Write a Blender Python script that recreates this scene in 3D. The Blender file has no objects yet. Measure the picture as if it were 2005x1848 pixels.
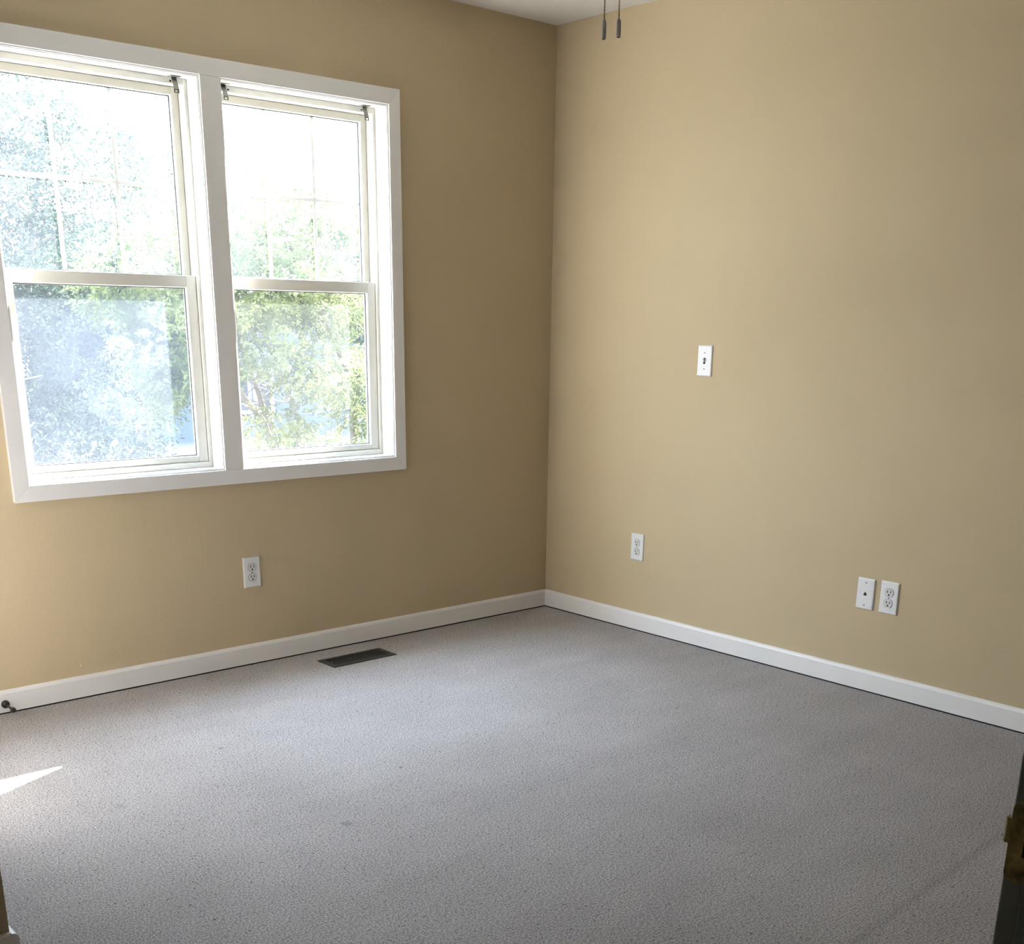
import bpy, bmesh, math, random
from mathutils import Vector, Matrix

# ------------------------------------------------------------------ camera, world, sun, exposure
scene = bpy.context.scene
COL = scene.collection
R = math.radians

YAW, PITCH, ROLL = 0.72730, -0.32400, 0.01210
F_PX, PPX, PPY = 2248.187, 1002.5, 1388.2
fw = Vector((math.sin(YAW) * math.cos(PITCH), math.cos(YAW) * math.cos(PITCH), math.sin(PITCH)))
rt = Vector((math.cos(YAW), -math.sin(YAW), 0.0))
up = rt.cross(fw)
rt2 = rt * math.cos(ROLL) + up * math.sin(ROLL)
up2 = -rt * math.sin(ROLL) + up * math.cos(ROLL)
cam_data = bpy.data.cameras.new('camera')
cam = bpy.data.objects.new('camera', cam_data)
COL.objects.link(cam)
cam.matrix_world = Matrix(((rt2.x, up2.x, -fw.x, -3.6847), (rt2.y, up2.y, -fw.y, -3.9113),
                           (rt2.z, up2.z, -fw.z, 1.2773), (0, 0, 0, 1)))
cam_data.sensor_fit = 'HORIZONTAL'
cam_data.sensor_width = 36.0
cam_data.lens = F_PX / 2005 * 36.0
cam_data.shift_x = (1002.5 - PPX) / 2005
cam_data.shift_y = (PPY - 924) / 2005
cam_data.clip_start = 0.02
cam_data.clip_end = 300
scene.camera = cam

world = bpy.data.worlds.new('sky')
scene.world = world
world.use_nodes = True
wn = world.node_tree.nodes
bg = wn['Background']
bg.inputs['Strength'].default_value = 1.0
wl = world.node_tree.links
w_tc = wn.new('ShaderNodeTexCoord')           # hazy pale horizon, deeper brighter blue overhead
w_sp = wn.new('ShaderNodeSeparateXYZ')
w_rp = wn.new('ShaderNodeValToRGB')
w_rp.color_ramp.elements[0].position = 0.32
w_rp.color_ramp.elements[0].color = (0.27, 0.30, 0.325, 1)
w_rp.color_ramp.elements[1].position = 0.80
w_rp.color_ramp.elements[1].color = (0.64, 0.79, 1.0, 1)
w_sc = wn.new('ShaderNodeVectorMath')
w_sc.operation = 'SCALE'
w_sc.inputs['Scale'].default_value = 40.0
wl.new(w_tc.outputs['Generated'], w_sp.inputs[0])
wl.new(w_sp.outputs['Z'], w_rp.inputs['Fac'])
wl.new(w_rp.outputs['Color'], w_sc.inputs[0])
wl.new(w_sc.outputs['Vector'], bg.inputs['Color'])

SUN_EL = R(27.6)
to_sun = Vector((0.91 * math.cos(SUN_EL), 0.4146 * math.cos(SUN_EL), math.sin(SUN_EL))).normalized()
sl = bpy.data.lights.new('sun', 'SUN')
sl.energy = 142.0
sl.angle = R(0.53)
sl.color = (1.0, 0.965, 0.925)
sun = bpy.data.objects.new('sun', sl)
COL.objects.link(sun)
sun.location = (12, 6, 8)
sun.rotation_euler = to_sun.to_track_quat('Z', 'Y').to_euler()

for (px0, px1) in ((-2.349, -1.639), (-1.565, -0.871)):     # sampling portals for the sky in the two window openings
    al = bpy.data.lights.new('sky_portal', 'AREA')
    al.shape = 'RECTANGLE'
    al.size = px1 - px0
    al.size_y = 1.29
    al.cycles.is_portal = True
    ao = bpy.data.objects.new('sky_portal', al)
    COL.objects.link(ao)
    ao.location = ((px0 + px1) / 2, 0.20, 1.40)
    ao.rotation_euler = (R(-90), 0, 0)

vs = scene.view_settings
scene.display_settings.display_device = 'sRGB'
vs.view_transform = 'Standard'
vs.look = 'None'
vs.gamma = 1.0
vs.use_curve_mapping = False
vs.exposure = 0.26
cy = scene.cycles
cy.use_denoising = True
cy.max_bounces = 16
cy.diffuse_bounces = 10
cy.transparent_max_bounces = 32
cy.sample_clamp_indirect = 12.0
cy.caustics_reflective = False
cy.caustics_refractive = False

# ------------------------------------------------------------------ materials
def mat(name, color, rough=0.6, metallic=0.0, bump=None, var=None, spec=0.5, trans=0.0):
    """bump=(scale, distance, detail); var=(scale, amount): faint procedural tone variation"""
    m = bpy.data.materials.new(name)
    m.use_nodes = True
    nt = m.node_tree
    b = nt.nodes['Principled BSDF']
    b.inputs['Base Color'].default_value = (*color, 1)
    b.inputs['Roughness'].default_value = rough
    b.inputs['Metallic'].default_value = metallic
    b.inputs['Specular IOR Level'].default_value = spec
    tc = nt.nodes.new('ShaderNodeTexCoord')
    if var:
        n = nt.nodes.new('ShaderNodeTexNoise')
        n.inputs['Scale'].default_value = var[0]
        n.inputs['Detail'].default_value = 4
        nt.links.new(tc.outputs['Object'], n.inputs['Vector'])
        r = nt.nodes.new('ShaderNodeValToRGB')
        r.color_ramp.elements[0].position = 0.3
        r.color_ramp.elements[1].position = 0.7
        r.color_ramp.elements[0].color = (*[c * (1 - var[1]) for c in color], 1)
        r.color_ramp.elements[1].color = (*[min(1, c * (1 + var[1])) for c in color], 1)
        nt.links.new(n.outputs['Fac'], r.inputs['Fac'])
        nt.links.new(r.outputs['Color'], b.inputs['Base Color'])
    if bump:
        n = nt.nodes.new('ShaderNodeTexNoise')
        n.inputs['Scale'].default_value = bump[0]
        n.inputs['Detail'].default_value = bump[2]
        nt.links.new(tc.outputs['Object'], n.inputs['Vector'])
        bp = nt.nodes.new('ShaderNodeBump')
        bp.inputs['Strength'].default_value = 1.0
        bp.inputs['Distance'].default_value = bump[1]
        nt.links.new(n.outputs['Fac'], bp.inputs['Height'])
        nt.links.new(bp.outputs['Normal'], b.inputs['Normal'])
    return m

M = {}
M['wall'] = mat('tan_wall_paint', (0.440, 0.357, 0.233), 0.75, bump=(140, 0.0006, 3), var=(3, 0.012), spec=0.3)
M['ceiling'] = mat('white_ceiling_paint', (0.66, 0.64, 0.61), 0.9, bump=(90, 0.0015, 4), spec=0.2)
M['trim'] = mat('white_trim_paint', (0.715, 0.705, 0.705), 0.45, bump=(60, 0.0002, 2), var=(6, 0.012), spec=0.4)
M['jamb'] = mat('white_jamb_paint', (0.62, 0.62, 0.61), 0.4, var=(8, 0.01), spec=0.4)
M['vinyl'] = mat('cream_vinyl', (0.50, 0.485, 0.44), 0.4, var=(15, 0.03), spec=0.4)
M['gasket'] = mat('grey_gasket', (0.07, 0.075, 0.085), 0.6, var=(20, 0.05))
M['plate'] = mat('white_plate_plastic', (0.68, 0.68, 0.69), 0.35, var=(40, 0.01))
M['recept'] = mat('white_receptacle_plastic', (0.58, 0.575, 0.57), 0.4, var=(40, 0.01))
M['slot'] = mat('dark_slot', (0.012, 0.010, 0.009), 0.7, var=(40, 0.1))
M['screw'] = mat('grey_screw', (0.16, 0.155, 0.15), 0.5, 0.4, var=(60, 0.1))
M['bronze'] = mat('dark_bronze', (0.030, 0.024, 0.019), 0.45, 0.5, var=(60, 0.2))
M['register'] = mat('black_brown_register', (0.018, 0.017, 0.014), 0.65, 0.0, var=(40, 0.2))
M['void'] = mat('dark_duct_and_gap_shade', (0.006, 0.006, 0.006), 0.9, var=(10, 0.1))
M['brass'] = mat('aged_brass', (0.30, 0.26, 0.12), 0.5, 0.6, var=(90, 0.6))
M['chain'] = mat('antique_brass_chain', (0.16, 0.11, 0.05), 0.4, 0.7, var=(80, 0.2))
M['fob'] = mat('pewter_fob', (0.34, 0.33, 0.31), 0.6, 0.0, var=(60, 0.08))
M['fobtip'] = mat('dark_fob_tip', (0.03, 0.025, 0.02), 0.5, 0.3, var=(60, 0.1))
M['steel'] = mat('dull_steel', (0.17, 0.16, 0.145), 0.45, 0.7, var=(60, 0.15))
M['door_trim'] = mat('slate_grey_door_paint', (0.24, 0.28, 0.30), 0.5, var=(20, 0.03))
M['fan_white'] = mat('white_fan_enamel', (0.75, 0.74, 0.71), 0.4, var=(20, 0.01))
M['siding_out'] = mat('pale_blue_siding', (0.060, 0.080, 0.120), 0.7, var=(3, 0.05))
M['roof'] = mat('grey_roof_shingle', (0.10, 0.10, 0.11), 0.9, var=(8, 0.3))
M['dark_glass'] = mat('dark_window_glass', (0.03, 0.035, 0.05), 0.1, var=(3, 0.1))
M['bark'] = mat('grey_brown_bark', (0.085, 0.07, 0.06), 0.9, bump=(30, 0.01, 5), var=(12, 0.3))
M['ground'] = mat('leaf_litter', (0.060, 0.056, 0.042), 0.95, bump=(4, 0.05, 6), var=(1.6, 0.5))


def carpet_mat():
    m = bpy.data.materials.new('grey_beige_cut_pile_carpet')
    m.use_nodes = True
    nt = m.node_tree
    b = nt.nodes['Principled BSDF']
    b.inputs['Roughness'].default_value = 0.95
    b.inputs['Specular IOR Level'].default_value = 0.1
    tc = nt.nodes.new('ShaderNodeTexCoord')
    def noise(scale, detail, rough=0.6, vec=None):
        n = nt.nodes.new('ShaderNodeTexNoise')
        n.inputs['Scale'].default_value = scale
        n.inputs['Detail'].default_value = detail
        n.inputs['Roughness'].default_value = rough
        nt.links.new(vec or tc.outputs['Object'], n.inputs['Vector'])
        return n.outputs['Fac']
    def ramp(fac, p0, c0, p1, c1):
        r = nt.nodes.new('ShaderNodeValToRGB')
        r.color_ramp.elements[0].position = p0
        r.color_ramp.elements[1].position = p1
        r.color_ramp.elements[0].color = (*c0, 1)
        r.color_ramp.elements[1].color = (*c1, 1)
        nt.links.new(fac, r.inputs['Fac'])
        return r.outputs['Color']
    def mul(a, c):
        x = nt.nodes.new('ShaderNodeMix')
        x.data_type = 'RGBA'
        x.blend_type = 'MULTIPLY'
        x.inputs[0].default_value = 1
        nt.links.new(a, x.inputs[6])
        nt.links.new(c, x.inputs[7])
        return x.outputs[2]
    fibre = ramp(noise(210, 4, 0.75), 0.38, (0.20, 0.188, 0.184), 0.61, (0.655, 0.617, 0.603))
    flecks = ramp(noise(85, 4, 0.75), 0.34, (0.30, 0.285, 0.28), 0.40, (1, 1, 1))
    mott = ramp(noise(2.2, 4, 0.6), 0.3, (0.90, 0.895, 0.89), 0.7, (1.05, 1.05, 1.05))
    mp = nt.nodes.new('ShaderNodeMapping')
    mp.inputs['Rotation'].default_value = (0, 0, R(-32))
    mp.inputs['Scale'].default_value = (1.4, 11, 1)
    nt.links.new(tc.outputs['Object'], mp.inputs['Vector'])
    streak = ramp(noise(1.0, 3, 0.5, mp.outputs['Vector']), 0.32, (0.965, 0.965, 0.965), 0.68, (1.02, 1.02, 1.02))
    col = mul(mul(mul(fibre, flecks), mott), streak)
    # pile crease, its shading painted as a darker line across the near right carpet
    dp = nt.nodes.new('ShaderNodeVectorMath')
    dp.operation = 'DOT_PRODUCT'
    dp.inputs[1].default_value = (-0.0780, 0.99695, 0)
    nt.links.new(tc.outputs['Object'], dp.inputs[0])
    sb = nt.nodes.new('ShaderNodeMath')
    sb.operation = 'ADD'
    sb.inputs[1].default_value = 2.7400 - 0.1245
    nt.links.new(dp.outputs['Value'], sb.inputs[0])
    ab = nt.nodes.new('ShaderNodeMath')
    ab.operation = 'ABSOLUTE'
    nt.links.new(sb.outputs[0], ab.inputs[0])
    col = mul(col, ramp(ab.outputs[0], 0.002, (0.86, 0.86, 0.86), 0.020, (1, 1, 1)))
    # a few old spots and smudges: (x, y, radius, tone)
    for (sx, sy, sr, tone) in ((-1.782, -1.271, 0.006, 0.25), (-2.136, -1.512, 0.020, 0.72), (-2.550, -1.012, 0.018, 0.80), (-2.120, -0.778, 0.010, 0.6)):
        dn = nt.nodes.new('ShaderNodeVectorMath')
        dn.operation = 'DISTANCE'
        dn.inputs[1].default_value = (sx, sy, 0)
        nt.links.new(tc.outputs['Object'], dn.inputs[0])
        col = mul(col, ramp(dn.outputs['Value'], sr * 0.4, (tone, tone, tone), sr, (1, 1, 1)))
    nt.links.new(col, b.inputs['Base Color'])
    h1 = noise(170, 4, 0.7)
    bp = nt.nodes.new('ShaderNodeBump')
    bp.inputs['Strength'].default_value = 1.0
    bp.inputs['Distance'].default_value = 0.010
    nt.links.new(h1, bp.inputs['Height'])
    nt.links.new(bp.outputs['Normal'], b.inputs['Normal'])
    return m
M['carpet'] = carpet_mat()


def glass_mat(name, dust, colour, scale):
    """window glass with a film of dust: mostly clear, partly scattering daylight"""
    m = bpy.data.materials.new(name)
    m.use_nodes = True
    nt = m.node_tree
    nt.nodes.remove(nt.nodes['Principled BSDF'])
    out = nt.nodes['Material Output']
    tc = nt.nodes.new('ShaderNodeTexCoord')
    n = nt.nodes.new('ShaderNodeTexNoise')
    n.inputs['Scale'].default_value = scale
    n.inputs['Detail'].default_value = 4
    nt.links.new(tc.outputs['Object'], n.inputs['Vector'])
    mr = nt.nodes.new('ShaderNodeMapRange')
    mr.inputs['From Min'].default_value = 0.3
    mr.inputs['From Max'].default_value = 0.75
    mr.inputs['To Min'].default_value = dust[0]
    mr.inputs['To Max'].default_value = dust[1]
    nt.links.new(n.outputs['Fac'], mr.inputs['Value'])
    t = nt.nodes.new('ShaderNodeBsdfTransparent')
    t.inputs['Color'].default_value = (0.95, 0.965, 0.96, 1)
    tr = nt.nodes.new('ShaderNodeBsdfTranslucent')
    tr.inputs['Color'].default_value = (*colour, 1)
    mx = nt.nodes.new('ShaderNodeMixShader')
    nt.links.new(mr.outputs['Result'], mx.inputs['Fac'])
    nt.links.new(t.outputs[0], mx.inputs[1])
    nt.links.new(tr.outputs[0], mx.inputs[2])
    gl = nt.nodes.new('ShaderNodeBsdfGlossy')
    gl.inputs['Roughness'].default_value = 0.02
    mx2 = nt.nodes.new('ShaderNodeMixShader')
    mx2.inputs['Fac'].default_value = 0.03
    nt.links.new(mx.outputs[0], mx2.inputs[1])
    nt.links.new(gl.outputs[0], mx2.inputs[2])
    nt.links.new(mx2.outputs[0], out.inputs['Surface'])
    return m
M['pane_hazy'] = glass_mat('dusty_glass', (0.018, 0.042), (0.68, 0.79, 1.0), 2.2)
M['pane_glare'] = glass_mat('dusty_upper_glass', (0.010, 0.026), (0.75, 0.87, 1.0), 2.2)
M['pane_clear'] = glass_mat('lightly_dusty_glass', (0.008, 0.030), (0.85, 0.93, 1.0), 2.2)


def grid_mat():
    m = bpy.data.materials.new('white_grid_plastic')
    m.use_nodes = True
    nt = m.node_tree
    b = nt.nodes['Principled BSDF']
    b.inputs['Base Color'].default_value = (0.8, 0.8, 0.78, 1)
    b.inputs['Roughness'].default_value = 0.5
    t = nt.nodes.new('ShaderNodeBsdfTranslucent')
    t.inputs['Color'].default_value = (0.62, 0.62, 0.60, 1)
    mx = nt.nodes.new('ShaderNodeMixShader')
    mx.inputs['Fac'].default_value = 0.08
    nt.links.new(b.outputs[0], mx.inputs[1])
    nt.links.new(t.outputs[0], mx.inputs[2])
    nt.links.new(mx.outputs[0], nt.nodes['Material Output'].inputs['Surface'])
    return m
M['grid'] = grid_mat()


def screen_mat():
    m = bpy.data.materials.new('insect_mesh')
    m.use_nodes = True
    nt = m.node_tree
    nt.nodes.remove(nt.nodes['Principled BSDF'])
    t = nt.nodes.new('ShaderNodeBsdfTransparent')
    d = nt.nodes.new('ShaderNodeBsdfDiffuse')
    d.inputs['Color'].default_value = (0.05, 0.05, 0.055, 1)
    tc = nt.nodes.new('ShaderNodeTexCoord')
    n = nt.nodes.new('ShaderNodeTexNoise')
    n.inputs['Scale'].default_value = 3
    nt.links.new(tc.outputs['Object'], n.inputs['Vector'])
    mr = nt.nodes.new('ShaderNodeMapRange')
    mr.inputs['To Min'].default_value = 0.20
    mr.inputs['To Max'].default_value = 0.30
    nt.links.new(n.outputs['Fac'], mr.inputs['Value'])
    mx = nt.nodes.new('ShaderNodeMixShader')
    nt.links.new(mr.outputs['Result'], mx.inputs['Fac'])
    nt.links.new(t.outputs[0], mx.inputs[1])
    nt.links.new(d.outputs[0], mx.inputs[2])
    nt.links.new(mx.outputs[0], nt.nodes['Material Output'].inputs['Surface'])
    return m
M['screen'] = screen_mat()


def leaf_mat(name, c1, c2, trans):
    m = bpy.data.materials.new(name)
    m.use_nodes = True
    nt = m.node_tree
    nt.nodes.remove(nt.nodes['Principled BSDF'])
    tc = nt.nodes.new('ShaderNodeTexCoord')
    n = nt.nodes.new('ShaderNodeTexNoise')
    n.inputs['Scale'].default_value = 2.5
    n.inputs['Detail'].default_value = 6
    nt.links.new(tc.outputs['Object'], n.inputs['Vector'])
    r = nt.nodes.new('ShaderNodeValToRGB')
    r.color_ramp.elements[0].position = 0.35
    r.color_ramp.elements[1].position = 0.65
    r.color_ramp.elements[0].color = (*c1, 1)
    r.color_ramp.elements[1].color = (*c2, 1)
    nt.links.new(n.outputs['Fac'], r.inputs['Fac'])
    d = nt.nodes.new('ShaderNodeBsdfDiffuse')
    t = nt.nodes.new('ShaderNodeBsdfTranslucent')
    nt.links.new(r.outputs['Color'], d.inputs['Color'])
    nt.links.new(r.outputs['Color'], t.inputs['Color'])
    mx = nt.nodes.new('ShaderNodeMixShader')
    mx.inputs['Fac'].default_value = trans
    nt.links.new(d.outputs[0], mx.inputs[1])
    nt.links.new(t.outputs[0], mx.inputs[2])
    nt.links.new(mx.outputs[0], nt.nodes['Material Output'].inputs['Surface'])
    return m
M['leaf_yellow'] = leaf_mat('yellow_green_needles', (0.042, 0.055, 0.026), (0.135, 0.145, 0.062), 0.5)
M['leaf_dark'] = leaf_mat('dark_green_leaves', (0.022, 0.030, 0.025), (0.060, 0.074, 0.056), 0.4)
M['leaf_mid'] = leaf_mat('mid_green_leaves', (0.028, 0.040, 0.024), (0.085, 0.098, 0.050), 0.5)

# ------------------------------------------------------------------ mesh helpers
class MB:
    """collects shapes, then links them as ONE mesh object"""
    def __init__(self):
        self.bm = bmesh.new()
    def box(self, x0, x1, y0, y1, z0, z1, bevel=0.0, seg=2):
        vs_ = [self.bm.verts.new((x, y, z)) for x in (x0, x1) for y in (y0, y1) for z in (z0, z1)]
        fs = [self.bm.faces.new([vs_[i] for i in q]) for q in
              ((0, 1, 3, 2), (4, 6, 7, 5), (0, 4, 5, 1), (2, 3, 7, 6), (0, 2, 6, 4), (1, 5, 7, 3))]
        if bevel:
            es = list({e for f in fs for e in f.edges})
            bmesh.ops.bevel(self.bm, geom=es, offset=bevel, segments=seg, affect='EDGES', profile=0.5)
        return self
    def prism(self, pts, axis, a, b, bevel=0.0):
        """polygon pts (2D) extruded along axis 'x','y','z' from a to b"""
        def P(p, t):
            return {'x': (t, p[0], p[1]), 'y': (p[0], t, p[1]), 'z': (p[0], p[1], t)}[axis]
        lo = [self.bm.verts.new(P(p, a)) for p in pts]
        hi = [self.bm.verts.new(P(p, b)) for p in pts]
        n = len(pts)
        fs = [self.bm.faces.new(lo), self.bm.faces.new(hi)]
        for i in range(n):
            fs.append(self.bm.faces.new((lo[i], lo[(i + 1) % n], hi[(i + 1) % n], hi[i])))
        if bevel:
            es = list({e for f in fs for e in f.edges})
            bmesh.ops.bevel(self.bm, geom=es, offset=bevel, segments=2, affect='EDGES', profile=0.5)
        return self
    def lathe(self, prof, origin=(0, 0, 0), axis=(0, 0, 1), n=24):
        """prof: list of (radius, height) along axis"""
        q = Vector((0, 0, 1)).rotation_difference(Vector(axis).normalized()).to_matrix()
        o = Vector(origin)
        rings = []
        for r, h in prof:
            rings.append([self.bm.verts.new(o + q @ Vector((r * math.cos(2 * math.pi * k / n), r * math.sin(2 * math.pi * k / n), h))) for k in range(n)])
        for a, b in zip(rings, rings[1:]):
            for k in range(n):
                self.bm.faces.new((a[k], a[(k + 1) % n], b[(k + 1) % n], b[k]))
        self.bm.faces.new(list(reversed(rings[0])))
        self.bm.faces.new(rings[-1])
        return self
    def tube(self, pts, radii, n=8):
        pts = [Vector(p) for p in pts]
        rings = []
        for i, p in enumerate(pts):
            d = (pts[min(i + 1, len(pts) - 1)] - pts[max(i - 1, 0)]).normalized()
            s = d.orthogonal().normalized()
            if rings:
                s = (prev - d * prev.dot(d)).normalized()
            prev = s
            t = d.cross(s)
            r = radii[i] if hasattr(radii, '__len__') else radii
            rings.append([self.bm.verts.new(p + (s * math.cos(2 * math.pi * k / n) + t * math.sin(2 * math.pi * k / n)) * r) for k in range(n)])
        for a, b in zip(rings, rings[1:]):
            for k in range(n):
                self.bm.faces.new((a[k], a[(k + 1) % n], b[(k + 1) % n], b[k]))
        self.bm.faces.new(list(reversed(rings[0])))
        self.bm.faces.new(rings[-1])
        return self
    def sphere(self, c, r, seg=12, rings=8, scale=(1, 1, 1)):
        mtx = Matrix.Translation(c) @ Matrix.Diagonal((*[r * s for s in scale], 1))
        bmesh.ops.create_uvsphere(self.bm, u_segments=seg, v_segments=rings, radius=1.0, matrix=mtx)
        return self
    def xform(self, mtx):
        bmesh.ops.transform(self.bm, matrix=mtx, verts=self.bm.verts)
        return self
    def build(self, name, material, parent=None, smooth=False, label=None):
        bmesh.ops.recalc_face_normals(self.bm, faces=self.bm.faces)
        me = bpy.data.meshes.new(name)
        self.bm.to_mesh(me)
        self.bm.free()
        me.materials.append(material)
        if smooth:
            for p in me.polygons:
                p.use_smooth = True
            try:
                me.set_sharp_from_angle(angle=R(35))
            except Exception:
                pass
        o = bpy.data.objects.new(name, me)
        COL.objects.link(o)
        if parent:
            o.parent = parent
        if label:
            o['label'] = label
        return o

def tag(o, label, cat, group=None, kind=None):
    o['label'] = label
    o['category'] = cat
    if group:
        o['group'] = group
    if kind:
        o['kind'] = kind
    return o

def empty(name, loc, rot=(0, 0, 0)):
    o = bpy.data.objects.new(name, None)
    o.empty_display_size = 0.05
    COL.objects.link(o)
    o.location = loc
    o.rotation_euler = rot
    return o

def kids(o):
    return [c for c in bpy.data.objects if c.parent == o]

def copy_tree(o, parent=None):
    c = o.copy()
    COL.objects.link(c)
    c.parent = parent
    for ch in kids(o):
        copy_tree(ch, c)
    return c

# ------------------------------------------------------------------ the room shell
H = 2.44
XL = -3.064          # left wall face
YC = -1.668          # where the left wall ends in an outside corner
YN = -3.618          # near wall face (the wall with the doorway)
XA = -3.87           # left side of the entry nook
DX0, DX1 = -3.77, -2.96   # doorway opening between jamb faces
WT = 0.15
OX0, OX1, OZ0, OZ1 = -2.4, -0.82, 0.70, 2.10

# opening of the double window in the back wall
RX0, RX1, RZ0, RZ1 = -2.361, -0.859, 0.742, 2.060
m = MB()
m.box(-4.0, RX0, 0, WT, -0.1, H)
m.box(RX1, WT, 0, WT, -0.1, H)
m.box(RX0, RX1, 0, WT, -0.1, RZ0)
m.box(RX0, RX1, 0, WT, RZ1, H)
m.box(-1.627, -1.577, 0.0, WT, RZ0, RZ1)
tag(m.build('wall_back', M['wall']), 'tan painted wall holding the double window', 'wall', kind='structure')
tag(MB().box(0, WT, -3.80, 0, -0.1, H).build('wall_right', M['wall']), 'tan painted wall with the switch and three low wall plates', 'wall', kind='structure')
tag(MB().prism([(XL, 0), (XL, YC), (XA, YC), (XA, YC + 0.115), (XL - 0.115, YC + 0.115), (XL - 0.115, 0)], 'z', -0.1, H)
    .build('wall_left', M['wall']), 'shaded tan wall corner at the left edge of the photo', 'wall', kind='structure')
tag(MB().box(XA - 0.115, XA, -3.733, YC, -0.1, H).build('wall_entry', M['wall']), 'tan side wall of the entry nook', 'wall', kind='structure')
m = MB()
m.box(DX1 + 0.02, 0, YN - 0.115, YN, -0.1, H)
m.box(XA, DX0 - 0.02, YN - 0.115, YN, -0.1, H)
m.box(DX0 - 0.02, DX1 + 0.02, YN - 0.115, YN, 2.06, H)
tag(m.build('wall_front', M['wall']), 'tan wall with the doorway', 'wall', kind='structure')
tag(MB().box(-4.2, WT, -3.80, WT, H, H + 0.12).build('ceiling', M['ceiling']), 'white ceiling', 'ceiling', kind='structure')
tag(MB().box(-4.2, 0.0, -5.4, 0.0, -0.12, 0.0).build('floor', M['carpet']), 'grey beige cut pile carpet floor', 'floor', kind='structure')
# the dim hall the camera stands in
m = MB()
m.box(-4.6, -4.5, -5.3, -3.733, -0.1, H)
m.box(-2.3, -2.2, -5.3, -3.733, -0.1, H)
m.box(-4.6, -2.2, -5.4, -5.3, -0.1, H)
m.box(-4.5, XA - 0.115, -3.85, -3.733, -0.1, H)
tag(m.build('wall_hall', M['wall']), 'tan walls of the dim hall outside the doorway', 'wall', kind='structure')
tag(MB().box(-4.6, -2.2, -5.4, -3.80, H, H + 0.12).build('ceiling_hall', M['ceiling']), 'white ceiling of the hall', 'ceiling', kind='structure')
tag(MB().box(-4.6, -4.2, -5.4, -3.6, -0.12, 0.0).build('floor_hall', M['carpet']), 'carpet strip of the hall', 'floor', kind='structure')

# baseboards: eased top, standing a little above the carpet edge
BH, BT, BG = 0.0803, 0.014, 0.0055
prof = [(0, BG), (BT, BG), (BT, BH - 0.011), (BT - 0.003, BH - 0.0045), (BT - 0.007, BH - 0.001), (0.002, BH), (0, BH)]
m = MB()
m.prism([(-d, z) for d, z in prof], 'x', XL + BT, -BT)
m.prism([(-d, z) for d, z in prof if d > -1], 'x', -BT, 0)
tag(m.build('baseboard_back', M['trim']), 'white baseboard under the window', 'baseboard', kind='structure')
tag(MB().prism([(-d, z) for d, z in prof], 'y', YN, -BT).build('baseboard_right', M['trim']), 'white baseboard along the right wall', 'baseboard', kind='structure')
m = MB()
m.prism([(XL + d, z) for d, z in prof], 'y', YC - BT, -0.80 - 0.667)
m.prism([(XL + d, z) for d, z in prof], 'y', -0.80 + 0.667, 0)
m.prism([(YC - d, z) for d, z in prof], 'x', XA, XL)
tag(m.build('baseboard_left', M['trim']), 'white baseboard wrapping the wall corner at lower left', 'baseboard', kind='structure')
tag(MB().prism([(YN + d, z) for d, z in prof], 'x', DX1 + 0.07, -BT).build('baseboard_front', M['trim']), 'white baseboard beside the doorway', 'baseboard', kind='structure')

# dark strips standing in for the shade in the gap under the baseboards
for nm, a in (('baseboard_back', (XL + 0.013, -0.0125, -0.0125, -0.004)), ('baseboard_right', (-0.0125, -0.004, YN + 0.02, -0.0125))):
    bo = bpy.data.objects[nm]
    MB().box(a[0], a[1], a[2], a[3], 0.0002, BG - 0.0003).build('gap_shade', M['void'], bo, label='dark strip painted as gap shade between carpet and baseboard')

# ------------------------------------------------------------------ window casing and windows
W1 = (-2.349, -1.639)
W2 = (-1.565, -0.871)
WZ0, WZ1 = 0.7543, 2.0477
CX0, CX1, CZ0, CZ1 = -2.4014, -0.8195, 0.7016, 2.1029
CF = -0.018
g = 0.0004
m = MB()
bv = 0.0012
m.prism([(CX0 + g, CZ1), (CX1 - g, CZ1), (W2[1] - g, WZ1), (W1[0] + g, WZ1)], 'y', CF, -0.0002, bv)
m.prism([(CX0 + g, CZ0), (CX1 - g, CZ0), (W2[1] - g, WZ0), (W1[0] + g, WZ0)], 'y', CF, -0.0002, bv)
m.prism([(CX0, CZ0 + g), (CX0, CZ1 - g), (W1[0], WZ1 - g), (W1[0], WZ0 + g)], 'y', CF, -0.0002, bv)
m.prism([(CX1, CZ0 + g), (CX1, CZ1 - g), (W2[1], WZ1 - g), (W2[1], WZ0 + g)], 'y', CF, -0.0002, bv)
m.box(W1[1], W2[0], CF, -0.0002, WZ0 + g, WZ1 - g, bv)
tag(m.build('trim_1', M['trim']), 'flat white casing boards framing both windows', 'window casing', kind='structure')


def frame_boxes(m, x0, x1, z0, z1, l, r, b, t, y0, y1, bevel=0.002):
    """rectangular frame of four rails inside x0..x1, z0..z1"""
    m.box(x0, x0 + l, y0, y1, z0, z1, bevel)
    m.box(x1 - r, x1, y0, y1, z0, z1, bevel)
    m.box(x0 + l - 0.0005, x1 - r + 0.0005, y0 + 0.0006, y1 - 0.0006, z0, z0 + b, bevel)
    m.box(x0 + l - 0.0005, x1 - r + 0.0005, y0 + 0.0006, y1 - 0.0006, z1 - t, z1, bevel)

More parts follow.
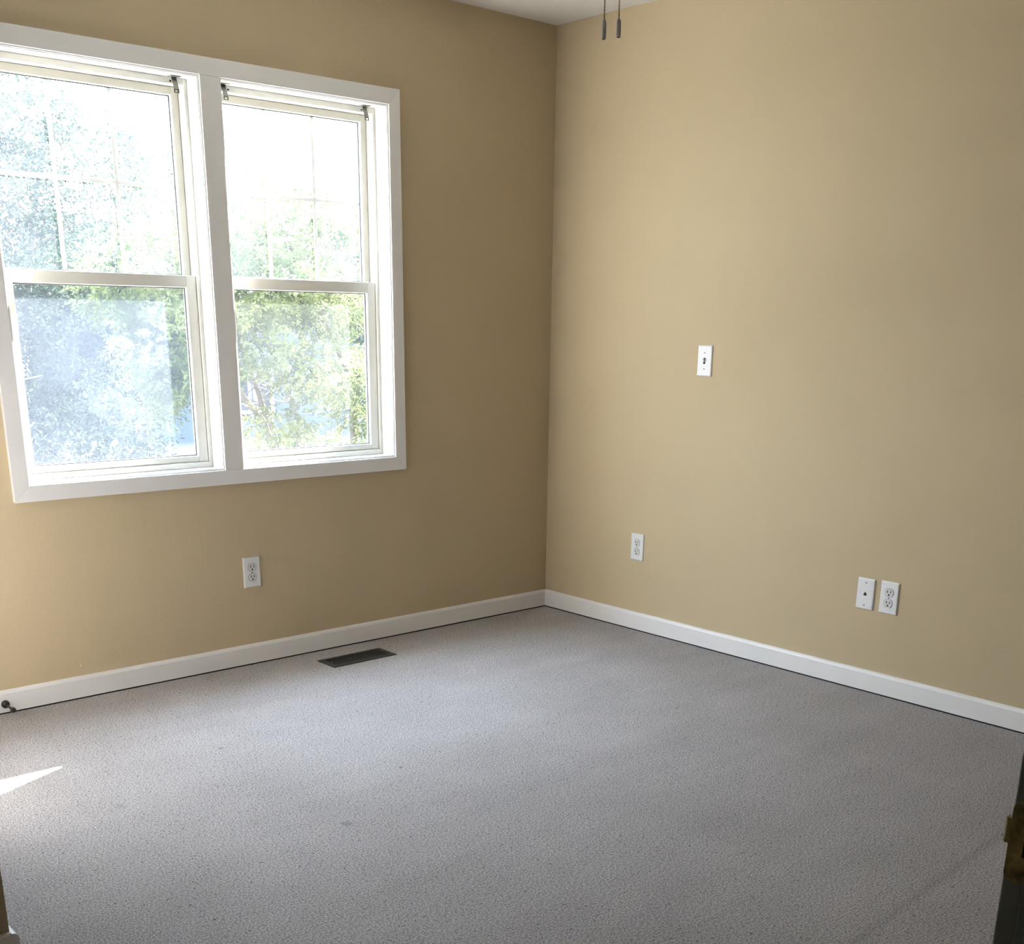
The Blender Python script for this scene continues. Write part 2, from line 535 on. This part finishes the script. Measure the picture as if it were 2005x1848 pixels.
def make_window(n, wx, pane_mat, label):
    x0, x1 = wx
    cx = (x0 + x1) / 2
    root = empty('window_%d' % n, (cx, 0.0, WZ0))
    tag(root, label, 'window', kind='structure')
    def L(mb):
        return mb.xform(Matrix.Translation((-cx, 0, -WZ0)))
    # painted jamb lining with a small bead at its front edge
    m = MB()
    j = 0.011
    frame_boxes(m, x0 - j + 0.005, x1 + j - 0.005, WZ0 - j + 0.005, WZ1 + j - 0.005, j, j, j, j, -0.0125, 0.148, 0.0015)
    L(m).build('jamb_lining', M['jamb'], root)
    m = MB()
    frame_boxes(m, x0 + 0.0045, x1 - 0.0045, WZ0 + 0.0045, WZ1 - 0.0045, 0.003, 0.003, 0.003, 0.003, -0.010, -0.005, 0.001)
    L(m).build('bead', M['jamb'], root)
    fx0, fx1, fz0, fz1 = x0 + 0.0055, x1 - 0.0055, WZ0 + 0.0055, WZ1 - 0.0055
    m = MB()
    frame_boxes(m, fx0, fx1, fz0, fz1, 0.012, 0.012, 0.020, 0.020, 0.066, 0.147, 0.0012)
    L(m).build('window_frame', M['vinyl'], root)
    # lower sash (nearer), upper sash (farther)
    sx0, sx1 = fx0 + 0.013, fx1 - 0.013
    for (nm, y0, z0, z1, wl, wb, wt) in (('lower_sash', 0.074, fz0 + 0.0205, 1.4245, 0.038, 0.022, 0.041),
                                         ('upper_sash', 0.108, 1.390, fz1 - 0.0205, 0.027, 0.036, 0.026)):
        m = MB()
        frame_boxes(m, sx0, sx1, z0, z1, wl, wl, wb, wt, y0, y0 + 0.030, 0.0025)
        # sloped glazing bead
        gx0, gx1, gz0, gz1 = sx0 + wl, sx1 - wl, z0 + wb, z1 - wt
        s = L(m).build(nm, M['vinyl'], root)
        gm = MB()
        frame_boxes(gm, gx0 - 0.001, gx1 + 0.001, gz0 - 0.001, gz1 + 0.001, 0.0045, 0.0045, 0.0045, 0.0045, y0 + 0.0135, y0 + 0.018, 0.0005)
        L(gm).build('gasket', M['gasket'], s, label='grey rubber gasket around the pane')
        p = MB().box(gx0 - 0.002, gx1 + 0.002, y0 + 0.0195, y0 + 0.0205, gz0 - 0.002, gz1 + 0.002)
        # one surface is enough for the dust film: keep the room side only
        pm = bmesh.new()
        q = [pm.verts.new(v) for v in ((gx0 - 0.002, y0 + 0.020, gz0 - 0.002), (gx1 + 0.002, y0 + 0.020, gz0 - 0.002),
                                       (gx1 + 0.002, y0 + 0.020, gz1 + 0.002), (gx0 - 0.002, y0 + 0.020, gz1 + 0.002))]
        pm.faces.new(q)
        p.bm.free()
        p.bm = pm
        L(p).build('pane', pane_mat if nm == 'lower_sash' else M['pane_glare'], s)
        if nm == 'upper_sash':
            gw = (gx1 - gx0) / 3
            for k in (1, 2):
                L(MB().box(gx0 + gw * k - 0.007, gx0 + gw * k + 0.007, y0 + 0.022, y0 + 0.0265, gz0, gz1, 0.001)).build('muntin', M['grid'], s)
            zc = (gz0 + gz1) / 2
            L(MB().box(gx0, gx1, y0 + 0.0225, y0 + 0.026, zc - 0.007, zc + 0.007, 0.001)).build('muntin', M['grid'], s)
    sm = bmesh.new()
    sz0, sz1 = fz0 + 0.022, 1.418
    q = [sm.verts.new(v) for v in ((sx0, 0.143, sz0), (sx1, 0.143, sz0), (sx1, 0.143, sz1), (sx0, 0.143, sz1))]
    sm.faces.new(q)
    p = MB()
    p.bm.free()
    p.bm = sm
    L(p).build('insect_screen', M['screen'], root, label='fine grey mesh outside the lower sash')
    return root

make_window(1, W1, M['pane_hazy'], 'left hung window with hazy bluish panes')
make_window(2, W2, M['pane_clear'], 'right hung window showing yellow green foliage')

# roller shade brackets screwed to the window heads
def make_bracket():
    root = empty('shade_bracket', (0, 0, 0))
    MB().box(-0.013, 0.013, -0.004, 0.020, -0.0018, 0.0, 0.0004).build('mounting_plate', M['steel'], root)
    arm = MB().prism([(0.012, -0.0018), (0.0135, -0.0018), (0.0105, -0.010), (0.003, -0.026), (0.0, -0.036), (-0.0015, -0.036), (0.0015, -0.026), (0.009, -0.010)], 'x', -0.0062, 0.0062, 0.0003)
    arm.build('arm', M['steel'], root)
    tip = MB()
    frame_boxes(tip, -0.0062, 0.0062, -0.0455, -0.036, 0.0022, 0.0022, 0.0022, 0.0022, -0.0022, -0.0006, 0.0002)
    tip.build('slotted_tip', M['bronze'], root, label='dark slotted end of the arm')
    MB().lathe([(0.003, 0), (0.0028, 0.0012), (0.001, 0.0018)], (-0.0105, 0.0085, -0.0145), (0, -1, 0), 12).build('screw', M['bronze'], root, True)
    return root
BZ = WZ1 - 0.0057
br = make_bracket()
bspots = [(W1[0] + 0.060, 'bracket at the left end of the left window head, cut by the photo edge'),
          (W1[1] - 0.060, 'small steel shade bracket at the right end of the left window head'),
          (W2[0] + 0.047, 'small steel shade bracket at the left end of the right window head'),
          (W2[1] - 0.066, 'small steel shade bracket at the right end of the right window head')]
for i, (bx, lb) in enumerate(bspots):
    o = br if i == 0 else copy_tree(br)
    o.location = (bx, 0.034, BZ)
    tag(o, lb, 'bracket', 'roller shade brackets')
    o.scale = (-1.45 if i == 2 else 1.45, 1.1, 1.12)

# ------------------------------------------------------------------ wall plates
def plate_shape(m, w, h, t=0.006):
    """bevelled plate lying in local x (width) / z (height), front towards -y"""
    e = 0.0045
    lo = [(-w / 2, -h / 2), (w / 2, -h / 2), (w / 2, h / 2), (-w / 2, h / 2)]
    rings = []
    for (ins, y) in ((0, 0.0), (0, -t * 0.45), (e * 0.35, -t * 0.8), (e, -t)):
        rings.append([m.bm.verts.new((x - math.copysign(ins, x), y, z - math.copysign(ins, z))) for x, z in lo])
    for a, b in zip(rings, rings[1:]):
        for k in range(4):
            m.bm.faces.new((a[k], a[(k + 1) % 4], b[(k + 1) % 4], b[k]))
    m.bm.faces.new(rings[-1])
    m.bm.faces.new(list(reversed(rings[0])))
    return m

def outline_recept(r=0.0172, flat=0.0143, n=32):
    pts = []
    for k in range(n):
        a = 2 * math.pi * k / n
        x, z = r * math.cos(a), r * math.sin(a)
        z = max(-flat, min(flat, z))
        pts.append((x, z))
    return pts

def make_outlet():
    root = empty('wall_outlet', (0, 0, 0))
    plate_shape(MB(), 0.0715, 0.1165).build('plate', M['plate'], root)
    for s in (1, -1):
        zc = 0.0193 * s
        ring = MB().prism([(x * 1.06, z * 1.07 + zc) for x, z in outline_recept()], 'y', -0.0064, -0.0050)
        rc = MB().prism([(x, z + zc) for x, z in outline_recept()], 'y', -0.0078, -0.0055, 0.0005)
        r = rc.build('receptacle', M['recept'], root)
        ring.build('shadow_gap', M['screw'], r, label='dark seam around the receptacle')
        for (sx, hh) in ((-0.0063, 0.0042), (0.0063, 0.0036)):
            MB().box(sx - 0.0015, sx + 0.0015, -0.0081, -0.0070, zc + 0.0035 - hh * 1.1, zc + 0.0035 + hh * 1.1).build('slot', M['slot'], r, label='dark blade slot')
        pts = [(0.0031 * math.cos(a), zc - 0.0078 + 0.0031 * math.sin(a)) for a in [math.pi * k / 10 for k in range(11)]] + [(-0.0031, zc - 0.0108), (0.0031, zc - 0.0108)]
        MB().prism(pts, 'y', -0.0081, -0.0070).build('ground_hole', M['slot'], r, label='dark ground hole')
    MB().lathe([(0.0028, 0), (0.0026, 0.0008), (0.0012, 0.0012)], (0, -0.0058, 0), (0, -1, 0), 14).build('screw', M['screw'], root, True)
    return root

def make_switch():
    root = empty('light_switch', (0, 0, 0))
    plate_shape(MB(), 0.0715, 0.1165).build('plate', M['plate'], root)
    MB().box(-0.0052, 0.0052, -0.0064, -0.0050, -0.0118, 0.0118).build('toggle_slot', M['slot'], root, label='dark slot around the toggle')
    tg = MB().prism([(-0.0055, -0.0045), (-0.0075, -0.0035), (-0.0165, 0.0065), (-0.0172, 0.0100), (-0.0150, 0.0112), (-0.0120, 0.0105), (-0.0055, 0.0065)], 'x', -0.0040, 0.0040, 0.0008)
    tg.build('toggle', M['plate'], root, label='white toggle lever pushed up')
    for s in (1, -1):
        MB().lathe([(0.0028, 0), (0.0026, 0.0008), (0.0012, 0.0012)], (0, -0.0058, 0.0302 * s), (0, -1, 0), 14).build('screw', M['screw'], root, True)
    return root

def make_jack():
    root = empty('phone_jack', (0, 0, 0))
    plate_shape(MB(), 0.0700, 0.1140).build('plate', M['plate'], root)
    MB().prism([(-0.0058, -0.0058), (0.0058, -0.0058), (0.0058, 0.001), (0.0022, 0.0040), (0.0022, 0.0070), (-0.0022, 0.0070), (-0.0022, 0.0040), (-0.0058, 0.001)], 'y', -0.0064, -0.005).build('jack_opening', M['slot'], root, label='black jack opening')
    for s in (1, -1):
        MB().lathe([(0.0030, 0), (0.0028, 0.0008), (0.0012, 0.0012)], (0, -0.0058, 0.0415 * s), (0, -1, 0), 14).build('screw', M['screw'], root, True)
    return root

RW = (0, 0, R(-90))      # plates on the right wall face -x
o1 = make_outlet()
o1.location = (-1.5502, -0.0003, 0.3618)
tag(o1, 'white duplex outlet below the window, left of the corner', 'outlet', 'duplex wall outlets')
o2 = copy_tree(o1)
o2.location = (-0.0003, -0.5778, 0.3658)
o2.rotation_euler = RW
tag(o2, 'white duplex outlet on the right wall nearest the room corner', 'outlet', 'duplex wall outlets')
o3 = copy_tree(o1)
o3.location = (-0.0003, -1.7974, 0.3615)
o3.rotation_euler = RW
tag(o3, 'white duplex outlet right beside the phone jack plate', 'outlet', 'duplex wall outlets')
sw = make_switch()
sw.location = (-0.0003, -0.8877, 1.1467)
sw.rotation_euler = RW
tag(sw, 'white toggle light switch plate high on the right wall', 'light switch')
pj = make_jack()
pj.location = (-0.0003, -1.7020, 0.3599)
pj.rotation_euler = RW
tag(pj, 'white wall plate with one black phone jack opening', 'phone jack')

# ------------------------------------------------------------------ floor register
vr = empty('floor_register', (-1.208, -0.1945, 0.0))
tag(vr, 'dark bronze metal floor vent set in the carpet below the window', 'floor vent')
VX, VY = 0.150, 0.062
m = MB()
# sloping rim
rings = []
for (ix, z) in ((0.0, 0.0008), (0.004, 0.0045), (0.014, 0.0060), (0.018, 0.0052)):
    rings.append([m.bm.verts.new((sx * (VX - ix), sy * (VY - ix), z)) for sx, sy in ((-1, -1), (1, -1), (1, 1), (-1, 1))])
for a, b in zip(rings, rings[1:]):
    for k in range(4):
        m.bm.faces.new((a[k], a[(k + 1) % 4], b[(k + 1) % 4], b[k]))
m.build('rim', M['register'], vr)
MB().box(-VX + 0.017, VX - 0.017, -VY + 0.017, VY - 0.017, 0.0006, 0.0014).build('duct_opening', M['void'], vr)
m = MB()
nsl = 34
for k in range(nsl):
    x = -VX + 0.024 + (2 * VX - 0.048) * k / (nsl - 1)
    m.box(x - 0.0013, x + 0.0013, -VY + 0.0175, VY - 0.0175, 0.0016, 0.0048)
m.box(-VX + 0.018, VX - 0.018, -0.0025, 0.0025, 0.0018, 0.0050)
m.build('louvers', M['register'], vr)
MB().box(-VX + 0.0265, -VX + 0.0315, -0.006, 0.002, 0.0030, 0.0085, 0.0008).build('damper_lever', M['steel'], vr, label='small pale lever')

# ------------------------------------------------------------------ door stop on the baseboard
ds = empty('door_stop', (-2.5155, -0.0142, 0.0345))
tag(ds, 'dark bronze door stop on the baseboard at the left edge', 'door stop')
MB().lathe([(0.0135, 0), (0.0138, 0.003), (0.0125, 0.008), (0.009, 0.0125), (0.0045, 0.0145)], (0, 0, 0), (0, -1, 0), 24).build('base', M['bronze'], ds, True)
MB().lathe([(0.0040, 0.013), (0.0035, 0.055), (0.0040, 0.066)], (0, 0, 0), (0, -1, -0.02), 16).build('rod', M['bronze'], ds, True)
MB().lathe([(0.0040, 0.064), (0.0078, 0.067), (0.0088, 0.072), (0.0085, 0.080), (0.006, 0.0835), (0.002, 0.0845)], (0, 0, 0), (0, -1, -0.02), 20).build('tip', M['bronze'], ds, True)

tag(MB().lathe([(0.0045, 0), (0.004, 0.003), (0.0018, 0.0045)], (-2.240, 0.0002, 0.116), (0, -1, 0.1), 12).build('wall_nail', M['wall'], None, True),
    'tiny painted nail head just above the baseboard at lower left', 'nail')

# ------------------------------------------------------------------ ceiling fan (above the frame) and its two pull chains
FX, FY = -1.560, -1.815
fan = empty('ceiling_fan', (FX, FY, H))
tag(fan, 'white ceiling fan above the pull chains', 'ceiling fan')
MB().lathe([(0.075, 0.0), (0.073, -0.03), (0.05, -0.05), (0.022, -0.055)], (0, 0, 0), (0, 0, 1), 32).build('canopy', M['fan_white'], fan, True)
MB().lathe([(0.02, -0.05), (0.10, -0.075), (0.135, -0.10), (0.135, -0.17), (0.09, -0.20), (0.055, -0.21)], (0, 0, 0), (0, 0, 1), 40).build('motor', M['fan_white'], fan, True)
MB().lathe([(0.05, -0.205), (0.055, -0.215), (0.055, -0.265), (0.045, -0.285), (0.01, -0.290)], (0, 0, 0), (0, 0, 1), 32).build('switch_housing', M['fan_white'], fan, True)
for k in range(4):
    a = R(20 + 90 * k)
    bl = MB().prism([(0.17, -0.045), (0.50, -0.062), (0.60, -0.060), (0.635, -0.03), (0.635, 0.03), (0.60, 0.060), (0.50, 0.062), (0.17, 0.045)], 'z', -0.003, 0.003, 0.001)
    bl.xform(Matrix.Translation((0, 0, -0.185)) @ Matrix.Rotation(a, 4, 'Z') @ Matrix.Rotation(R(12), 4, 'X'))
    bl.build('blade', M['fan_white'], fan)

def make_chain(x, y, ztop, ftop, fbot):
    """beads hang from ztop to the fob; the fob spans ftop..fbot"""
    root = empty('pull_chain', (x, y, ztop))
    m = MB()
    n = int((ztop - ftop) / 0.0042)
    for k in range(n):
        m.sphere((0, 0, -0.0021 - k * (ztop - ftop) / n), 0.0019, 8, 6)
    m.tube([(0, 0, 0), (0, 0, ftop - ztop)], 0.0007, 6)
    m.build('bead_chain', M['chain'], root, True)
    h = ftop - fbot
    z0 = fbot - ztop
    MB().lathe([(0.0049, 0.0016), (0.0054, 0.004), (0.0057, h * 0.5), (0.0055, h * 0.78), (0.0046, h * 0.90), (0.0028, h * 0.975), (0.0012, h)], (0, 0, z0), (0, 0, 1), 20).build('fob', M['fob'], root, True)
    MB().lathe([(0.0030, 0.0), (0.0034, 0.0006), (0.0034, 0.0020)], (0, 0, z0), (0, 0, 1), 16).build('fob_tip', M['fobtip'], root, True, label='dark end of the fob')
    return root
c1 = make_chain(-1.5760, -1.8275, H - 0.284, 1.9315, 1.8905)
tag(c1, 'beaded pull chain on the left, hanging slightly lower, grey fob', 'pull chain', 'fan pull chains')
c2 = make_chain(-1.5520, -1.8500, H - 0.284, 1.9335, 1.8945)
tag(c2, 'beaded pull chain on the right, hanging slightly higher, grey fob', 'pull chain', 'fan pull chains')

# ------------------------------------------------------------------ doorway frame with strike plate
dr = empty('door_1', (DX1, YN, 0))
tag(dr, 'dark door jamb with a brass strike plate at the right edge', 'door frame', kind='structure')
def D(mb):
    return mb.xform(Matrix.Translation((-DX1, -YN, 0)))
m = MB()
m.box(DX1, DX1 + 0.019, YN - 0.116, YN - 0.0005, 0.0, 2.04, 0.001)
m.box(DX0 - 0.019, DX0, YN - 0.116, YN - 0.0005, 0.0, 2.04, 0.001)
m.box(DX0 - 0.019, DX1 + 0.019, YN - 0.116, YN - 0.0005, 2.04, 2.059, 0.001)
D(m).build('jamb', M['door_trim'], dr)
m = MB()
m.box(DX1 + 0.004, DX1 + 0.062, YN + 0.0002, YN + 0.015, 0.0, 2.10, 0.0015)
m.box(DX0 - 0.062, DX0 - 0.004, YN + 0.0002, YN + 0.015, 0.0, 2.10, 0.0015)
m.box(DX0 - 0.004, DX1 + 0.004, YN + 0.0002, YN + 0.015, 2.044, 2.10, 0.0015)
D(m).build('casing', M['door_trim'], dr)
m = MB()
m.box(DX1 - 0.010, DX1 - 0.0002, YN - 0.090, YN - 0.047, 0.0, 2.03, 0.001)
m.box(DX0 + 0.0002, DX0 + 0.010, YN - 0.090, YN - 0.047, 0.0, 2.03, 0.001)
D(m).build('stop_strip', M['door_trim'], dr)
SZ = 0.950
m = MB()
rr = 0.005
def corner(cx, cz, a0):
    return [(cx + rr * math.cos(R(a)), cz + rr * math.sin(R(a))) for a in range(a0, a0 + 91, 30)]
ya, yb = YN - 0.030, YN + 0.0125
pts = corner(yb - rr, SZ + 0.0285 - rr, 0) + corner(ya + rr, SZ + 0.0285 - rr, 90) + corner(ya + rr, SZ - 0.0285 + rr, 180) + corner(yb - rr, SZ - 0.0285 + rr, 270)
m.prism(pts, 'x', DX1 - 0.0018, DX1 + 0.0035)
sp = D(m).build('strike_plate', M['brass'], dr, label='aged brass strike plate')
m = MB()
m.prism([(DX1 - 0.0018, YN + 0.012), (DX1 - 0.0022, YN + 0.0150), (DX1 - 0.0008, YN + 0.0166), (DX1 + 0.004, YN + 0.0170), (DX1 + 0.004, YN + 0.0155), (DX1 + 0.0004, YN + 0.0150), (DX1 + 0.0002, YN + 0.012)], 'z', SZ - 0.002, SZ + 0.016)
D(m).build('lip', M['brass'], sp)
D(MB().box(DX1 - 0.0022, DX1 - 0.0012, YN - 0.018, YN + 0.002, SZ - 0.009, SZ + 0.011, 0.0)).build('latch_hole', M['slot'], sp, label='dark latch hole')

# unseen white closet double door, added to bounce neutral light into the room
cd = empty('bounce_door', (XL, -0.80, 0.0))
tag(cd, 'unseen white paneled closet double door added to bounce light', 'added closet door', kind='structure')
for s in (-1, 1):
    y0, y1 = (-0.598, -0.002) if s < 0 else (0.002, 0.598)
    MB().box(0.0005, 0.022, y0, y1, 0.012, 2.03, 0.002).build('bounce_door_leaf', M['trim'], cd)
    m = MB()
    for (a, b) in ((0.20, 0.92), (1.06, 1.88)):
        frame_boxes(m, y0 + 0.11, y1 - 0.11, a, b, 0.018, 0.018, 0.018, 0.018, 0.0225, 0.030, 0.002)
    m.xform(Matrix(((0, 1, 0, 0), (1, 0, 0, 0), (0, 0, 1, 0), (0, 0, 0, 1))))
    m.build('bounce_door_moulding', M['trim'], cd)
    MB().lathe([(0.008, 0), (0.008, 0.02), (0.016, 0.028), (0.014, 0.04), (0.004, 0.044)], (0.0222, s * 0.05, 0.95), (1, 0, 0), 20).build('bounce_door_knob', M['brass'], cd, True)
m = MB()
m.box(0.0005, 0.016, -0.665, -0.603, 0.0, 2.10, 0.002)
m.box(0.0005, 0.016, 0.603, 0.665, 0.0, 2.10, 0.002)
m.box(0.0005, 0.016, -0.603, 0.603, 2.038, 2.10, 0.002)
m.build('casing', M['trim'], cd)

# ------------------------------------------------------------------ outdoors
GZ = -0.80
tag(MB().box(-25, 60, WT + 0.02, 70, GZ - 0.2, GZ).build('ground', M['ground']), 'sunlit ground outside the window', 'ground', kind='structure')

M['gravel'] = mat('pale_bounce_gravel', (0.42, 0.40, 0.36), 0.95, bump=(40, 0.02, 5), var=(9, 0.12))  # for an unseen pale strip, added to bounce sunlight up through the windows
tag(MB().box(-8, 14, WT + 0.02, 4.6, GZ, GZ + 0.03).build('bounce_gravel', M['gravel']), 'unseen pale gravel strip added to bounce light indoors', 'ground', kind='structure')

hs = empty('house', (7.2, 15.6, GZ))
tag(hs, 'pale blue neighbouring house glimpsed low in the right window', 'house')
MB().box(-2.2, 5.0, 0, 5.0, 0, 2.5).build('wall', M['siding_out'], hs)
MB().prism([(-0.4, 2.5), (2.5, 3.9), (5.4, 2.5), (5.4, 2.4), (-0.4, 2.4)], 'x', -2.5, 5.3).build('roof', M['roof'], hs)
for wx in (-0.25, 0.22, 2.2):
    f = MB()
    frame_boxes(f, wx - 0.20, wx + 0.20, 0.45, 1.25, 0.05, 0.05, 0.06, 0.06, -0.06, -0.001, 0.0)
    f = f.build('window', M['jamb'], hs)
    MB().box(wx - 0.15, wx + 0.15, -0.03, -0.001, 0.51, 1.19).build('pane', M['dark_glass'], f)

def leaf_cloud(rng, clusters, n, size, droop, spray):
    """many small pointed leaves in sprays inside ellipsoid clusters [(x,y,z,rx,ry,rz)]"""
    vs_, fs = [], []
    vol = [c[3] * c[4] * c[5] for c in clusters]
    tot = sum(vol)
    for c, v in zip(clusters, vol):
        k = max(1, int(n * v / tot / spray))
        for _ in range(k):
            while True:
                p = Vector((rng.uniform(-1, 1), rng.uniform(-1, 1), rng.uniform(-1, 1)))
                if p.length <= 1 and rng.random() < 0.35 + 0.65 * p.length:
                    break
            o = Vector((c[0] + p.x * c[3], c[1] + p.y * c[4], c[2] + p.z * c[5]))
            d = Vector((p.x + rng.gauss(0, .5), p.y + rng.gauss(0, .5), p.z * 0.6 - droop + rng.gauss(0, .4)))
            d = d.normalized() if d.length > 1e-4 else Vector((1, 0, 0))
            s = d.orthogonal().normalized()
            s = Matrix.Rotation(rng.uniform(0, 6.28), 3, d) @ s
            for q in range(spray):
                t = (q + 0.5) / spray
                base = o + d * size * 3.0 * t
                ld = (d * 0.8 + s * (1 if q % 2 else -1) * rng.uniform(0.4, 1.0) + Vector((rng.gauss(0, .25), rng.gauss(0, .25), rng.gauss(0, .25)))).normalized()
                w = ld.cross(Vector((rng.gauss(0, 1), rng.gauss(0, 1), rng.gauss(0, 1)))).normalized() * size * 0.22
                ln = ld * size * rng.uniform(0.7, 1.3)
                b = len(vs_)
                vs_ += [base, base + ln * 0.5 + w, base + ln, base + ln * 0.5 - w]
                fs.append((b, b + 1, b + 2, b + 3))
    return vs_, fs

def make_tree(name, base, stems, clusters, n, size, droop, spray, material, label, cat, seed, group=None):
    rng = random.Random(seed)
    root = empty(name, base)
    tag(root, label, cat, group)
    B = Vector(base)
    m = MB()
    for pts, r0, r1 in stems:
        P = [Vector(p) - B for p in pts]
        path, rad = [], []
        N = 7
        for i in range(len(P) - 1):
            for k in range(N):
                t = k / N
                path.append(P[i].lerp(P[i + 1], t) + Vector((rng.gauss(0, .012), rng.gauss(0, .012), 0)))
                rad.append(0)
        path.append(P[-1])
        rad = [r0 + (r1 - r0) * i / (len(path) - 1) for i in range(len(path))]
        m.tube(path, rad, 7)
        for _ in range(24):
            i = rng.randrange(len(path) // 3, len(path))
            a = path[i]
            d = Vector((rng.gauss(0, 1), rng.gauss(0, 1), rng.uniform(0.0, 1.0))).normalized()
            L_ = rng.uniform(0.4, 1.1)
            m.tube([a, a + d * L_ * 0.5 + Vector((0, 0, 0.03)), a + d * L_], [r1 * 0.7, r1 * 0.45, r1 * 0.2], 5)
    m.build('trunk', M['bark'], root)
    vs_, fs = leaf_cloud(rng, [(c[0] - B.x, c[1] - B.y, c[2] - B.z, *c[3:]) for c in clusters], n, size, droop, spray)
    me = bpy.data.meshes.new('foliage')
    me.from_pydata(vs_, [], fs)
    me.materials.append(material)
    fo = bpy.data.objects.new('foliage', me)
    COL.objects.link(fo)
    fo.parent = root
    return root

TG = 'trees outside the window'
# many-stemmed yellow-green evergreen in front of the right window
make_tree('cedar_tree', (2.62, 6.6, GZ),
          [([(2.55, 6.6, GZ), (2.35, 6.7, 0.3), (1.75, 6.9, 1.2), (1.2, 7.0, 2.0)], 0.045, 0.012),
           ([(2.60, 6.6, GZ), (2.50, 6.8, 0.2), (2.25, 6.9, 1.1), (2.1, 7.0, 2.2)], 0.045, 0.012),
           ([(2.66, 6.6, GZ), (2.75, 6.7, 0.3), (2.55, 6.8, 0.9), (2.4, 7.0, 1.9)], 0.040, 0.012),
           ([(3.3, 6.6, GZ), (3.25, 6.4, 0.7), (2.75, 6.3, 1.5), (2.3, 6.2, 2.3)], 0.05, 0.014)],
          [(1.35, 6.1, 1.35, 0.55, 0.6, 0.30), (2.1, 6.2, 1.55, 0.7, 0.6, 0.30), (1.75, 6.0, 1.05, 0.5, 0.5, 0.22), (2.9, 6.4, 1.5, 0.6, 0.6, 0.35),
           (2.6, 6.0, 0.85, 0.55, 0.5, 0.28), (1.05, 6.0, 0.95, 0.35, 0.5, 0.25), (3.3, 6.3, 0.6, 0.4, 0.5, 0.4), (1.9, 6.5, 1.95, 0.9, 0.6, 0.22),
           (0.75, 6.2, 1.55, 0.35, 0.5, 0.3), (0.85, 5.8, 1.15, 0.40, 0.4, 0.22), (1.1, 5.7, 0.80, 0.42, 0.4, 0.20), (0.70, 5.9, 0.55, 0.3, 0.3, 0.12), (3.0, 6.6, 2.3, 0.7, 0.5, 0.3), (2.2, 6.2, 0.35, 0.3, 0.4, 0.18)],
          52000, 0.048, 0.35, 10, M['leaf_yellow'], 'yellow green evergreen with several leaning stems outside the right window', 'tree', 3, TG)
make_tree('broadleaf_tree', (0.35, 9.2, GZ),
          [([(0.35, 9.2, GZ), (0.4, 9.2, 1.0), (0.2, 9.3, 3.4)], 0.10, 0.03),
           ([(0.37, 9.2, GZ), (0.9, 9.2, 1.0), (1.5, 9.4, 3.2)], 0.07, 0.02)],
          [(-0.1, 9.2, 0.1, 1.2, 0.8, 0.8), (1.3, 9.2, 0.2, 1.2, 0.8, 0.8), (0.0, 9.2, 1.4, 1.3, 0.8, 0.7), (1.5, 9.3, 1.6, 1.2, 0.8, 0.7),
           (0.3, 9.3, 2.5, 1.3, 0.8, 0.6), (0.8, 9.2, 3.4, 0.9, 0.7, 0.5), (-0.7, 9.2, 2.9, 0.7, 0.6, 0.5), (1.9, 9.3, 2.9, 0.7, 0.6, 0.45),
           ],
          50000, 0.066, 0.1, 6, M['leaf_dark'], 'dark leafy tree filling the lower part of the left window', 'tree', 5, TG)
for i, (x, y, h, r, mt, lb) in enumerate((
        (3.55, 12.4, 3.4, 1.2, 'leaf_mid', 'mid green tree seen between the two windows behind the evergreen'),
        (8.4, 12.6, 4.2, 1.6, 'leaf_mid', 'tall green tree behind the evergreen at the far right of the right window'),
        (-2.2, 13.0, 4.4, 1.6, 'leaf_dark', 'dark tree at the left edge of the left window'),
        (2.6, 18.5, 4.8, 2.0, 'leaf_mid', 'distant tree whose crown shows above the dark tree in the left window'),
        (11.6, 24.5, 6.5, 2.0, 'leaf_mid', 'distant tree rising behind the neighbouring house'))):
    cl = []
    rg = random.Random(40 + i)
    for k in range(9):
        cl.append((x + rg.uniform(-1, 1) * r * 0.7, y + rg.uniform(-0.6, 0.6) * r, GZ + 0.7 + (h - 0.9) * (k + 0.5) / 9, r * rg.uniform(0.45, 0.7), r * 0.5, r * 0.35))
    make_tree('background_tree', (x, y, GZ), [([(x, y, GZ), (x + 0.1, y, GZ + h * 0.5), (x, y + 0.1, GZ + h * 0.95)], 0.12, 0.03)],
              cl, 26000, 0.095, 0.1, 6, M[mt], lb, 'tree', 60 + i, TG)
for i, (x, y, lb) in enumerate(((3.75, 8.4, 'low light green shrub at the bottom of the right window near the pale blue house'),
                                (5.9, 9.2, 'low shrub behind the evergreen at the lower right of the right window'))):
    make_tree('shrub', (x, y, GZ), [([(x, y, GZ), (x + 0.05, y, GZ + 0.5)], 0.03, 0.01)],
              [(x - 0.35, y, -0.50, 0.5, 0.4, 0.34), (x + 0.45, y + 0.1, -0.45 + 0.2 * i, 0.55, 0.5, 0.38 + 0.2 * i)], 6000, 0.06, 0.0, 6,
              M['leaf_yellow'] if i == 0 else M['leaf_mid'], lb, 'shrub', 77 + i, 'shrubs outside the window')
